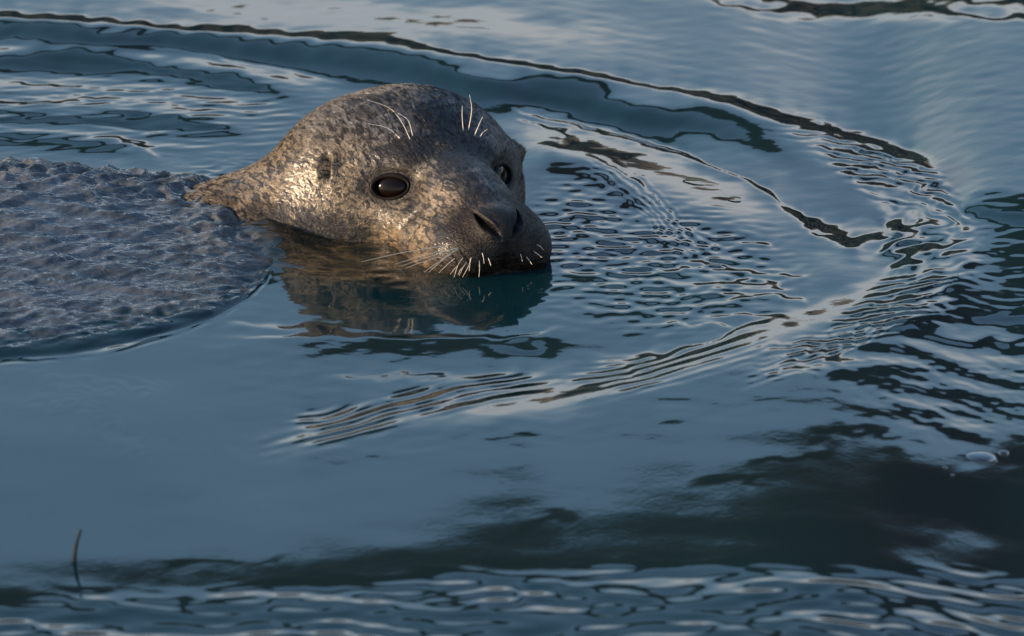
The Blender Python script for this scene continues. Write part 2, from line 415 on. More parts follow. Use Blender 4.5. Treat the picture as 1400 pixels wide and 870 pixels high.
for k in range(nyl): ZA[k, :] = ZA[nyl, :]*math.exp(-((ys[0]-yl[k])/0.8)**2)
for k in range(len(yr)): ZA[nyl+len(ys)+k, :] = ZA[nyl+len(ys)-1, :]*math.exp(-((yr[k]-ys[-1])/0.8)**2)
ny_, nx_ = XA.shape
idx = np.arange(nx_*ny_).reshape(ny_, nx_)
F = np.stack([idx[:-1, :-1], idx[:-1, 1:], idx[1:, 1:], idx[1:, :-1]], -1).reshape(-1, 4)
wme = mesh_np('water', np.stack([XA, YA, ZA], -1).reshape(-1, 3), F)
attr(wme, 'film', FA); attr(wme, 'fur_reflection', SA); attr(wme, 'thin', TA)
def water_z(x, y):
    i = min(max(int(round((x-xs[0])/0.0011)), 0), len(xs)-1); j = min(max(int(round((y-ys[0])/dy)), 0), len(ys)-1)
    return float(H[j, i])

m, t, b = mat('sea_water'); N = NT(t)
geo = N.n('ShaderNodeNewGeometry').outputs['Position']
film = N.attr('film')
fn = N.noise(N.mapping(geo, (1, 1, 1)), 60, 3)
filmc = N.mix(N.rng(fn, 0.35, 0.65), (0.045, 0.052, 0.065), (0.105, 0.116, 0.135))
furn = N.noise(geo, 130, 3, 0.6, 0.4)
under = N.ramp(furn, [(0.38, (0.022, 0.020, 0.018)), (0.52, (0.085, 0.080, 0.072)), (0.66, (0.17, 0.16, 0.145))])
filmc = N.mix(N.math('MULTIPLY', N.attr('thin'), 0.6), filmc, under)
cl = N.noise(geo, 3.0, 2)
deep = N.mix(N.rng(cl, 0.3, 0.7), (0.0010, 0.0120, 0.0155), (0.0014, 0.0150, 0.0190))
b.inputs['Base Color'].default_value = (0.01, 0.04, 0.05, 1)
gb = N.ramp(N.noise(N.mapping(geo, (0.6, 1, 1)), 90, 3, 0.6, 0.8), [(0.38, (0.006, 0.008, 0.006)), (0.55, (0.040, 0.026, 0.010)), (0.70, (0.13, 0.085, 0.035))])  # gold-brown painted for submerged fur and the sunlit cheek's reflection
deep = N.mix(N.math('MULTIPLY', N.attr('fur_reflection'), 0.8), deep, gb)
t.links.new(N.mix(N.math('MULTIPLY', film, 0.72), deep, filmc), b.inputs['Base Color'])
b.inputs['Roughness'].default_value = 0.035; b.inputs['IOR'].default_value = 1.333
bmp = N.noise(N.mapping(geo, (1.0, 1.0, 1.0)), 220, 2)
fb = N.noise(N.mapping(geo, (0.5, 1.0, 1.0), (0, 0, 0.25)), 170, 2, 0.5, 0.6)
nb = N.bump(N.math('MULTIPLY', fb, film), 1.0, 0.0019, N.bump(bmp, 0.016, 0.001))
t.links.new(nb, b.inputs['Normal'])
wo = link(bpy.data.objects.new('water', wme)); wme.materials.append(m); wo['kind'] = 'structure'

# ------------------------------------------------------------------ wooded shore that the water mirrors
az = np.linspace(R(-75), R(75), 260); rad = np.linspace(150, 420, 40)
AZ, RD = np.meshgrid(az, rad)
q = (RD-150)/270
nzz = waves(AZ*60, RD*0.15, 40, (0.6, 9), 51)
hz = (RD*math.tan(R(7.9)))*(sstep(0, 0.55, q)*1.0) * (1+0.05*nzz) - 3
hz = np.where(q > 0.6, hz*(1-0.35*(q-0.6)), hz) + 1.4*waves(AZ*220, RD*0.5, 40, (0.6, 5), 52)*sstep(0, .1, q)
hv = np.stack([np.sin(AZ)*RD, np.cos(AZ)*RD, hz], -1).reshape(-1, 3)
ii = np.arange(AZ.size).reshape(AZ.shape)
hf = np.stack([ii[:-1, :-1], ii[:-1, 1:], ii[1:, 1:], ii[1:, :-1]], -1).reshape(-1, 4)
hme = mesh_np('hills', hv, hf)
m, t, b = mat('wooded_slope'); N = NT(t)
geo = N.n('ShaderNodeNewGeometry').outputs['Position']
t.links.new(N.ramp(N.noise(geo, 0.08, 5, 0.6), [(0.3, (0.009, 0.012, 0.008)), (0.55, (0.014, 0.016, 0.010)), (0.75, (0.022, 0.020, 0.013))]), b.inputs['Base Color'])
b.inputs['Roughness'].default_value = 0.9
ho = link(bpy.data.objects.new('hills', hme)); hme.materials.append(m); ho['kind'] = 'structure'

rad2 = np.linspace(700, 1300, 30); AZ2, RD2 = np.meshgrid(az, rad2); q2 = (RD2-700)/600  # unseen far ridge, added to mirror as a brown fringe beside the dark
hz2 = RD2*math.tan(R(8.75))*sstep(0, 0.6, q2)*(1+0.04*waves(AZ2*40, RD2*0.03, 40, (0.6, 9), 53)) - 5
hme2 = mesh_np('fringe_hills', np.stack([np.sin(AZ2)*RD2, np.cos(AZ2)*RD2, hz2], -1).reshape(-1, 3),
               np.stack([(i2 := np.arange(AZ2.size).reshape(AZ2.shape))[:-1, :-1], i2[:-1, 1:], i2[1:, 1:], i2[1:, :-1]], -1).reshape(-1, 4))
m, t, b = mat('brown_fringe_slope'); N = NT(t)
geo = N.n('ShaderNodeNewGeometry').outputs['Position']
t.links.new(N.ramp(N.noise(geo, 0.02, 5, 0.6), [(0.3, (0.085, 0.075, 0.055)), (0.7, (0.17, 0.14, 0.10))]), b.inputs['Base Color'])
b.inputs['Roughness'].default_value = 0.9
ho2 = link(bpy.data.objects.new('fringe_hills', hme2)); hme2.materials.append(m); ho2['kind'] = 'structure'

# unseen dark beam, added and shaped so its reflection makes the dark band
GYY = 6.0
def gprof(x): return float(np.interp(x, [-4, -0.75, 0.0, 0.75, 2.5, 4], [2.36, 2.352, 2.285, 2.165, 1.98, 1.9]))
gx_ = [-4.0, -0.9, -0.75, 0.0, 0.75, 1.5, 2.5, 4.0]
def girder(name, lo, hi, y0, y1, material, parent):
    vs = []; fs = []
    for x in gx_:
        for y, z in ((y0, lo(x)), (y0, hi(x)), (y1, hi(x)), (y1, lo(x))): vs.append((x, y, z))
    for i in range(len(gx_)-1):
        for j in range(4): fs.append((i*4+j, (i+1)*4+j, (i+1)*4+(j+1) % 4, i*4+(j+1) % 4))
    fs += [(0, 1, 2, 3), tuple(len(vs)-4+k for k in (3, 2, 1, 0))]
    me = mesh_np(name, np.array(vs), np.array(fs), False); me.materials.append(material)
    return link(bpy.data.objects.new(name, me), parent)
def timber(name, c1, c2):
    m, t, b = mat(name); N = NT(t); g = N.n('ShaderNodeNewGeometry').outputs['Position']
    t.links.new(N.mix(N.noise(N.mapping(g, (0.6, 4, 8)), 6, 4), c1, c2), b.inputs['Base Color']); b.inputs['Roughness'].default_value = 0.8; return m
beam_root = link(bpy.data.objects.new('unseen_beam', None)); beam_root['label'] = 'unseen dark beam added for the dark band it mirrors in the water'; beam_root['category'] = 'unseen_beam'
tar = timber('dark_beam_timber', (0.010, 0.011, 0.010), (0.020, 0.020, 0.017)); brn = timber('brown_fringe_timber', (0.06, 0.045, 0.028), (0.13, 0.10, 0.07))
girder('girder', lambda x: gprof(x), lambda x: 2.60, GYY, GYY+0.10, tar, beam_root)
girder('fringe_strip', lambda x: gprof(x)-0.016, lambda x: gprof(x)-0.001, GYY-0.02, GYY+0.09, brn, beam_root)  # brown strip added for the brown edge of the mirrored band
for x in (-3.6, 3.6):
    bm = bmesh.new(); bmesh.ops.create_cone(bm, cap_ends=True, segments=16, radius1=0.14, radius2=0.12, depth=4.0)
    me = bpy.data.meshes.new('post'); bm.to_mesh(me); bm.free(); me.materials.append(tar)
    o = link(bpy.data.objects.new('post', me), beam_root); o.location = (x, GYY+0.25, 0.30)

# ------------------------------------------------------------------ the seal
# head frame in centimetres: X to the nose, Y to the seal's left, Z up; the ears lie on X = 0
PHI = R(22); EARZ = 4.5
fw = np.array([math.sin(PHI), -math.cos(PHI), 0]); lf = np.array([math.cos(PHI), math.sin(PHI), 0])
def to_local(v): return np.array([v[0]*fw[0]+v[1]*fw[1], v[0]*lf[0]+v[1]*lf[1], v[2]])
def smin(a, b, k):
    h = np.clip(0.5+0.5*(b-a)/k, 0, 1); return b*(1-h)+a*h - k*h*(1-h)
def ell(P, c, r, rot=None):
    q = P-np.array(c)
    if rot is not None: q = q @ rot
    r = np.array(r, float); k0 = np.linalg.norm(q/r, axis=1); k1 = np.linalg.norm(q/(r*r), axis=1)+1e-9
    return k0*(k0-1)/k1
def capsule(P, a, b_, ra, rb, sz=1.0):
    a = np.array(a, float); b_ = np.array(b_, float)
    S = np.array([1, 1, 1/sz]); q = (P-a)*S; d = (b_-a)*S
    tt = np.clip(q@d/(d@d), 0, 1); return np.linalg.norm(q-tt[:, None]*d, axis=1)-(ra+(rb-ra)*tt)
def gau(P, c, s):
    return np.exp(-(((P-np.array(c))/np.array(s))**2).sum(1))
BDIR = to_local((-0.998, 0.06, 0))             # where the trunk goes
def along(d, z): return (BDIR[0]*d, BDIR[1]*d, z)
EYES = []; EARS = []
for s in (-1, 1):
    n = np.array([0.76, s*0.60, 0.26]); n /= np.linalg.norm(n)
    up_ = np.array([-0.18, 0.0, 1.0]); up_ -= n*(up_@n); up_ /= np.linalg.norm(up_)
    w = np.cross(up_, n)*s; w /= np.linalg.norm(w)                     # towards the nose / away
    EYES.append((s, np.array([4.75, s*4.45, -0.42]), n, up_, w))

def sdf(P, carve=True):
    A = np.abs(P[:, 1:2]); M = np.hstack([P[:, :1], A, P[:, 2:]])       # mirrored copy for paired forms
    d = ell(P, (-2.6, 0, -1.2), (8.2, 7.4, 5.7))
    d = smin(d, ell(M, (0.3, 2.5, -3.3), (5.2, 4.9, 4.8)), 2.0)
    d = smin(d, ell(P, (6.0, 0, -1.5), (7.2, 3.5, 3.4)), 1.8)
    d = smin(d, ell(P, (10.5, 0, -2.6), (5.6, 3.2, 2.7)), 1.6)
    d = smin(d, ell(M, (12.2, 2.0, -3.45), (3.9, 2.75, 2.7)), 1.4)      # whisker pads
    d = smin(d, ell(M, (8.6, 2.5, -4.3), (4.6, 2.7, 2.6)), 1.5)
    d = smin(d, ell(P, (14.0, 0, -1.5), (2.2, 2.0, 1.6)), 0.9)       # nose
    d = smin(d, ell(P, (11.5, 0, -5.6), (4.4, 3.4, 2.0)), 1.0)          # lower jaw
    d = smin(d, ell(M, (3.3, 2.9, 0.85), (1.9, 1.5, 1.1)), 1.2)         # brow
    d = smin(d, ell(M, (5.4, 3.1, -2.7), (2.6, 1.9, 1.5)), 1.4)         # under the eye
    d = smin(d, ell(P, along(5.6, -1.9), (5.3, 5.3, 5.7)), 2.0)
    d = smin(d, capsule(P, (-2.6, -2.2, -4.4), along(14.5, -13.5), 7.5, 9.2), 3.0)
    d = smin(d, capsule(P, along(15, -15.3), along(55, -19.5), 11.0, 15.0), 6.0)
    if not carve: return d
    D = np.zeros(len(P))
    for s, E, n, up_, w in EYES:
        q = P-E; a = q@w/1.38; bq = q@up_; h = q@n
        bq = np.where(bq > 0, bq/0.78, bq/0.90)
        r = np.sqrt(a*a+bq*bq); nearm = np.exp(-(h/2.2)**4)
        D += nearm*(-0.75*sstep(1.06, 0.88, r) + 0.07*np.exp(-((r-1.18)/0.12)**2) 
                    - 0.22*np.exp(-((r-1.0)/0.8)**2))
    for E, n, up_, w in EARS:                  # ear: a small pit behind a low fold
        q = P-E; a = q@w; bq = q@up_; nearm = np.exp(-((q@n)/1.6)**4)
        D += nearm*(-0.8*np.exp(-((a+0.12*bq)/0.30)**2-(bq/0.72)**2) + 0.30*np.exp(-((a-0.62)/0.36)**2-(bq/0.85)**2) + 0.12*np.exp(-((a+0.6)/0.3)**2-(bq/0.8)**2))
    far = np.exp(-((P[:, 0]-0.95)/0.55)**2-((P[:, 2]-0.1)/0.8)**2)*np.exp(-((P[:, 1]-7.0)/2.0)**4)
    D += 0.7*far
    ny = np.abs(P[:, 1])
    tt = np.clip((ny-0.5)/1.1, 0, 1)
    zc = -1.65 + 1.05*tt**0.6; xm = sstep(12.4, 13.4, P[:, 0])
    D += -0.60*np.exp(-((P[:, 2]-zc)/(0.20+0.14*tt))**2)*sstep(0.35, 0.7, ny)*sstep(1.75, 1.35, ny)*xm
    D += 0.14*np.exp(-((P[:, 2]-zc-0.5)/0.28)**2)*sstep(0.5, 0.9, ny)*sstep(1.8, 1.3, ny)*xm
    D += 0.12*np.exp(-((P[:, 2]-zc+0.55)/0.3)**2)*sstep(0.8, 1.2, ny)*sstep(2.0, 1.5, ny)*xm
    D += -0.09*np.exp(-(P[:, 1]/0.22)**2)*sstep(-1.6, -2.6, P[:, 2])*sstep(13, 14.2, P[:, 0])   # philtrum
    D += -0.30*np.exp(-((P[:, 2]+4.85+0.04*(P[:, 0]-12))/0.16)**2)*sstep(7, 9.5, P[:, 0])      # mouth line
    # soft folds: cheek behind the pads, under the eye
    xf = 9.4 + 0.35*(P[:, 2]+3)
    D += -0.07*np.exp(-((P[:, 0]-xf)/0.5)**2)*sstep(1.8, 3.0, ny)
    xf = 7.6 + 0.45*(P[:, 2]+3)
    D += -0.08*np.exp(-((P[:, 0]-xf)/0.35)**2)*sstep(2.0, 3.4, ny)*sstep(0, -1.5, P[:, 2])
    return d - D

def cast(dv, carve=True, n=24):
    lo = np.full(len(dv), 1.0); hi = np.full(len(dv), 75.0)
    for _ in range(n):
        mid = 0.5*(lo+hi); s_ = sdf(CEN+dv*mid[:, None], carve) < 0
        lo = np.where(s_, mid, lo); hi = np.where(s_, hi, mid)
    return CEN+dv*(0.5*(lo+hi))[:, None]
CEN = np.array([1.0, 0.0, -2.2])
for k, (s, E, n, up_, w) in enumerate(EYES):     # set the eyes on the face
    dv = E-CEN; dv /= np.linalg.norm(dv); EYES[k] = (s, cast(dv[None], False)[0], n, up_, w)
    E = EYES[k][1]; g = np.array([(sdf((E+dd)[None], False)-sdf((E-dd)[None], False))[0] for dd in np.eye(3)*0.6]); g /= np.linalg.norm(g)
    n = 0.35*g+0.65*n; n /= np.linalg.norm(n); up_ = up_-n*(up_@n); up_ /= np.linalg.norm(up_); w = np.cross(up_, n)*s
    EYES[k] = (s, E, n, up_, w)
_b = bmesh.new(); bmesh.ops.create_icosphere(_b, subdivisions=6, radius=1.0)
_d = np.array([v.co[:] for v in _b.verts]); _b.free(); _p = cast(_d, False, 18)
_w = (_p/100) @ np.array([fw, lf, [0, 0, 1]]) + np.array([0, 0, EARZ/100]); _x, _y = project(_w)
_k = int(np.argmin((_x-447)**2+(_y-225)**2 + 400*100*(_w[:, 1]+0.2)**2)); E = _p[_k]
g = np.array([(sdf((E+dd)[None], False)-sdf((E-dd)[None], False))[0] for dd in np.eye(3)*0.6]); g /= np.linalg.norm(g)
u_ = np.array([-0.1, 0, 1.0]); u_ -= g*(u_@g); u_ /= np.linalg.norm(u_); EARS.append((E, g, u_, np.cross(g, u_)))
if EARS[0][3][0] < 0: EARS[0] = (E, g, u_, -EARS[0][3])
bm = bmesh.new(); bmesh.ops.create_icosphere(bm, subdivisions=8, radius=1.0)
dirs = np.array([v.co[:] for v in bm.verts]); bfaces = np.array([[v.index for v in f.verts] for f in bm.faces]); bm.free()
ff = np.array([0.62, -0.40, 0.12])
dirs = dirs + ff*0.62/np.linalg.norm(ff); dirs /= np.linalg.norm(dirs, axis=1)[:, None]
BV = cast(dirs, True, 20)
# wet fur lies in fine locks: small relief swept back from the nose
lock = waves(BV[:, 0]*0.35, BV[:, 1]+0.6*BV[:, 2], 30, (0.22, 0.6), 61) + waves(BV[:, 0]*0.4, BV[:, 2], 30, (0.22, 0.6), 62)
BV = BV + dirs*(lock*0.006)[:, None]
bme = mesh_np('body', BV/100.0, bfaces)
bw = (BV/100) @ np.array([fw, lf, [0, 0, 1]]) + np.array([0, 0, EARZ/100])
bpx, bpy_ = project(bw)
camdir = np.array(CAMLOC) - bw; camdir /= np.linalg.norm(camdir, axis=1)[:, None]
nor = np.zeros(len(bw)*3, np.float32); bme.vertices.foreach_get('normal', nor); nor = nor.reshape(-1, 3) @ np.array([fw, lf, [0, 0, 1]])
facing = (nor*camdir).sum(1) > 0.05
def near_vert(px, py):
    return int(np.argmin((bpx-px)**2+(bpy_-py)**2 + np.where(facing, 0, 1e6)))
# coat markings, with some sunlight, skylight and shade painted in, measured on the animal (centimetres round a spot on the fur)
dark = np.zeros(len(BV)); pale = np.zeros(len(BV))
for px, py, r, wgt in ((535,215,1.3,1.0),(560,205,1.4,1.1),(585,200,1.4,1.0),(608,200,1.6,1.1),(622,222,1.5,1.0),(634,244,1.2,0.7),(600,160,2.2,0.8),(622,172,1.8,0.9),(650,208,1.4,0.9),(645,262,1.2,0.7),(662,272,1.0,0.7),(640,190,1.6,0.9),
                       (664,215,1.2,1.1),(672,240,1.0,0.8),(690,215,1.0,0.8),(500,255,0.9,0.5),(528,275,1.2,0.5),(560,285,0.7,0.6),(520,300,0.8,0.5),
                       (380,296,1.2,0.7),(420,304,1.1,0.8),(455,312,1.1,0.9),(350,288,1.2,0.5),(490,322,0.9,0.8),(450,240,0.8,0.4),(540,140,2.0,0.35),(470,170,2.0,0.25)):
    dark = np.maximum(dark, 1.2*wgt*np.exp(-(((BV-BV[near_vert(px, py)])/r)**2).sum(1)))
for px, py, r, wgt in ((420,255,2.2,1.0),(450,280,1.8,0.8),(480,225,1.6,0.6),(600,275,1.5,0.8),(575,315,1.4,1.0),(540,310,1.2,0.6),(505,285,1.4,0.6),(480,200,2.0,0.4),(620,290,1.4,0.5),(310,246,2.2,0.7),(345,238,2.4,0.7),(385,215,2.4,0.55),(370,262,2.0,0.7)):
    pale = np.maximum(pale, wgt*np.exp(-(((BV-BV[near_vert(px, py)])/r)**2).sum(1)))  # tan of the coat, with warm sunlight on the cheek put into the colour
wet = np.zeros(len(BV))
for px, py, r, wgt in ((405,235,1.6,0.9),(415,262,1.7,1.0),(440,275,1.4,0.9),(400,285,1.3,0.7),(495,225,1.0,0.9),(510,215,0.9,0.7),(480,290,1.1,0.5),(585,290,1.2,0.9),(570,312,1.3,1.0),(548,325,1.1,0.9),(600,330,1.1,0.7),(588,262,1.0,0.5),(430,215,1.3,0.5),(350,262,1.6,0.8),(375,245,1.6,0.7),(330,250,1.5,0.7),(395,262,1.5,0.8)):
    wet = np.maximum(wet, wgt*np.exp(-(((BV-BV[near_vert(px, py)])/r)**2).sum(1)))
nosem = sstep(13.4, 14.8, BV[:, 0])*sstep(1.9, 0.9, np.abs(BV[:, 1]))*sstep(-3.2, -2.0, BV[:, 2])
muz = sstep(9.9, 12.4, BV[:, 0] + 0.40*BV[:, 1])*sstep(1.0, -0.5, BV[:, 2])  # dark brown muzzle, the shade on its front and far side painted in
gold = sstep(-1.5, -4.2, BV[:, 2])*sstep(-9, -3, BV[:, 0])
back_ = sstep(1.0, 4.2, BV[:, 2] + 0.12*BV[:, 0])  # grey upper coat, with the blue of skylight put into its tone
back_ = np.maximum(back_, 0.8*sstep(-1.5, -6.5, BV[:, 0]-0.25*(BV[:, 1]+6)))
rimm = np.zeros(len(BV))
for s, E, n, up_, w in EYES:
    q = BV-E; r = np.sqrt((q@w/1.38)**2+(q@up_/0.84)**2); rimm = np.maximum(rimm, sstep(1.95, 1.15, r)*np.exp(-((q@n)/2.0)**4))
for E, n, up_, w in EARS:
    q = BV-E; rimm = np.maximum(rimm, 1.6*np.exp(-((q@w+0.12*(q@up_))/0.34)**2-((q@up_)/0.72)**2)*np.exp(-((q@n)/1.8)**4))
nyy = np.abs(BV[:, 1]); zc = -1.65+1.05*np.clip((nyy-0.5)/1.1, 0, 1)**0.6
rimm = np.maximum(rimm, np.exp(-((BV[:, 2]-zc)/0.3)**2)*sstep(0.35, 0.7, nyy)*sstep(1.75, 1.4, nyy)*sstep(12.4, 13.4, BV[:, 0]))
rimm = np.clip(rimm, 0, 1)
attr(bme, 'dark', np.clip(dark, 0, 1)); attr(bme, 'nose', nosem); attr(bme, 'muzzle', muz)
attr(bme, 'gold', gold); attr(bme, 'crown', back_); attr(bme, 'rim', rimm); attr(bme, 'pale', pale); attr(bme, 'wet', wet)

def fur_material(name, strands):
    m, t, b = mat(name); N = NT(t)
    obj = N.n('ShaderNodeTexCoord').outputs['Object']
    swept = N.mapping(obj, (0.42, 1.0, 1.0))
    fine = N.noise(N.mapping(obj, (0.25, 1.0, 1.0)), 700, 3, 0.6)
    spots = N.noise(swept, 270, 2, 0.55, 0.5)
    big = N.noise(swept, 55, 4, 0.6, 0.6)
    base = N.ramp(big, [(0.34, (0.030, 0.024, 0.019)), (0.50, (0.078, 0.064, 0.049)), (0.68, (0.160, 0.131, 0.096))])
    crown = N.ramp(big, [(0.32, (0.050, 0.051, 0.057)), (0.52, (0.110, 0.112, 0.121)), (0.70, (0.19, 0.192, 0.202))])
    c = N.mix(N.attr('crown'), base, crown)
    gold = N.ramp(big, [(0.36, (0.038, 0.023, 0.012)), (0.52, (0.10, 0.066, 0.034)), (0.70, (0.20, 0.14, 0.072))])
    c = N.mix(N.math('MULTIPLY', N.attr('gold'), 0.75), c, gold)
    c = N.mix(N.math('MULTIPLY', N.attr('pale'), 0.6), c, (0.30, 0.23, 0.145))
    c = N.mix(N.rng(spots, 0.49, 0.555, 0, 0.86), c, (0.009, 0.008, 0.0078))
    dk = N.math('ADD', N.attr('dark'), N.math('MULTIPLY_ADD', spots, 0.9, -0.45), clamp=True)
    c = N.mix(N.rng(dk, 0.12, 0.62, 0, 0.9), c, (0.011, 0.010, 0.010))
    c = N.mix(N.math('MULTIPLY', N.attr('muzzle'), 0.95), c, (0.0085, 0.0045, 0.0030))
    c = N.mix(N.attr('nose'), c, (0.008, 0.007, 0.007))
    c = N.mix(N.attr('rim'), c, (0.005, 0.004, 0.004))
    c = N.mix(N.rng(fine, 0.35, 0.65), c, N.mix(1.0, c, (0.45, 0.43, 0.40), 'MULTIPLY'))
    t.links.new(c, b.inputs['Base Color'])
    wet = N.noise(obj, 45, 3)
    if strands:
        t.links.new(N.rng(N.noise(obj, 110, 3), 0.40, 0.62, 0.18, 0.42), b.inputs['Roughness']); t.links.new(N.math('MULTIPLY_ADD', N.attr('muzzle'), -0.15, 0.20), b.inputs['Specular IOR Level'])
        return m
    t.links.new(N.rng(wet, 0.35, 0.65, 0.34, 0.55), b.inputs['Roughness'])
    b.inputs['Specular IOR Level'].default_value = 0.25
    t.links.new(N.math('MULTIPLY_ADD', N.attr('rim'), -0.40, N.math('MULTIPLY_ADD', N.attr('muzzle'), -0.25, N.math('MULTIPLY_ADD', N.attr('wet'), 0.78, 0.26)), clamp=True), b.inputs['Coat Weight']); b.inputs['Coat Roughness'].default_value = 0.16; b.inputs['Coat IOR'].default_value = 1.45
    fn2 = N.noise(N.mapping(obj, (0.35, 1.0, 1.0)), 620, 4, 0.65)
    fn3 = N.noise(N.mapping(obj, (0.5, 1.0, 1.0)), 330, 3, 0.6)
    nb2 = N.bump(fine, 0.6, 0.0007, N.bump(fn2, 0.8, 0.0012, N.bump(N.math('MULTIPLY', fn3, N.attr('wet')), 1.0, 0.0022)))
    t.links.new(nb2, b.inputs['Normal'])
    t.links.new(N.bump(fn2, 0.7, 0.00035, N.bump(fn3, 1.0, 0.0010)), b.inputs['Coat Normal'])
    return m
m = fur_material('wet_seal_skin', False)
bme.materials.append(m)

seal = link(bpy.data.objects.new('harbor_seal', None))
seal.location = (0, 0, EARZ/100); seal.empty_display_size = 0.1
seal.rotation_euler = (0, 0, math.atan2(fw[1], fw[0]))
seal['label'] = 'spotted grey-brown seal with wet fur, head raised above the rippled water'; seal['category'] = 'seal'
body = link(bpy.data.objects.new('body', bme), seal)
MW = Matrix.Translation(seal.location) @ Matrix.Rotation(seal.rotation_euler.z, 4, 'Z')

# short wet hairs lying back along the head
vn = np.zeros(len(BV)*3, np.float32); bme.vertices.foreach_get('normal', vn); vn = vn.reshape(-1, 3)
tri = BV[bfaces]; ctr = tri.mean(1)
area = 0.5*np.linalg.norm(np.cross(tri[:, 1]-tri[:, 0], tri[:, 2]-tri[:, 0]), axis=1)
okf = (ctr[:, 2] > -5.2) & (np.linalg.norm(ctr, axis=1) < 24) & (nosem[bfaces].mean(1) < 0.4) & (rimm[bfaces].mean(1) < 0.55)
pr = area*okf*(1-0.9*np.clip(wet[bfaces].mean(1), 0, 1)); NH = 60000
fi = rng.choice(len(bfaces), NH, p=pr/pr.sum()); bc = rng.dirichlet((1, 1, 1), NH)
root = (tri[fi]*bc[:, :, None]).sum(1); hn = (vn[bfaces[fi]]*bc[:, :, None]).sum(1); hn /= np.linalg.norm(hn, axis=1)[:, None]
fl = np.array([-1.0, 0, -0.10])[None] + (sstep(2, -8, root[:, 0]))[:, None]*np.array([BDIR[0], BDIR[1], -0.2])[None]*1.2
fl = fl + np.stack([0*root[:, 0], 0.30*np.sign(root[:, 1])*np.abs(root[:, 1])/7, -0.25*sstep(9, 13, root[:, 0])], -1)
cl1 = waves(root[:, 0]*0.6, root[:, 1]+root[:, 2]*0.7, 20, (0.5, 1.6), 71); cl2 = waves(root[:, 0]*0.6, root[:, 2]-root[:, 1]*0.4, 20, (0.5, 1.6), 72)
fl = fl/np.linalg.norm(fl, axis=1)[:, None] + 0.16*np.stack([0*cl1, cl1, cl2], -1) + rng.normal(0, 0.10, (NH, 3))
fl -= hn*(fl*hn).sum(1)[:, None]; fl /= np.linalg.norm(fl, axis=1)[:, None]
L = (0.34 + 0.40*sstep(9, -4, root[:, 0]))*rng.uniform(0.6, 1.15, NH)
lift = rng.uniform(0.05, 0.22, NH)
K = 4; hp = np.zeros((NH, K, 3))
for k in range(K):
    u = k/(K-1)
    hp[:, k] = root + fl*(L*u)[:, None] + hn*((lift*L)*(u-0.75*u*u) - 0.01)[:, None]
hc = bpy.data.hair_curves.new('fur'); hc.add_curves([K]*NH)
hc.attributes['position'].data.foreach_set('vector', (hp/100).astype(np.float32).ravel())
ra = hc.attributes.get('radius') or hc.attributes.new('radius', 'FLOAT', 'POINT')
ra.data.foreach_set('value', np.tile(np.array([1.0, 0.95, 0.7, 0.2], np.float32)*0.000085, NH))
for nm, arr in (('dark', np.clip(dark, 0, 1)), ('nose', nosem), ('muzzle', muz), ('gold', gold), ('crown', back_), ('rim', rimm), ('pale', pale)):
    v = (arr[bfaces[fi]]*bc).sum(1).astype(np.float32)
    a_ = hc.attributes.new(nm, 'FLOAT', 'POINT'); a_.data.foreach_set('value', np.repeat(v, K))
hc.materials.append(fur_material('wet_seal_fur', True))
furo = link(bpy.data.objects.new('fur', hc), seal); furo['kind'] = 'stuff'

def ball(name, c, r, material, parent, scale=(1, 1, 1), rot=None, sub=4):
    bm = bmesh.new(); bmesh.ops.create_icosphere(bm, subdivisions=sub, radius=r)
    for v in bm.verts: v.co = Vector((v.co.x*scale[0], v.co.y*scale[1], v.co.z*scale[2]))
    if rot is not None: bm.transform(rot)
    me = bpy.data.meshes.new(name); bm.to_mesh(me); bm.free()
    me.polygons.foreach_set('use_smooth', [True]*len(me.polygons)); me.materials.append(material)
    o = link(bpy.data.objects.new(name, me), parent); o.location = c; return o

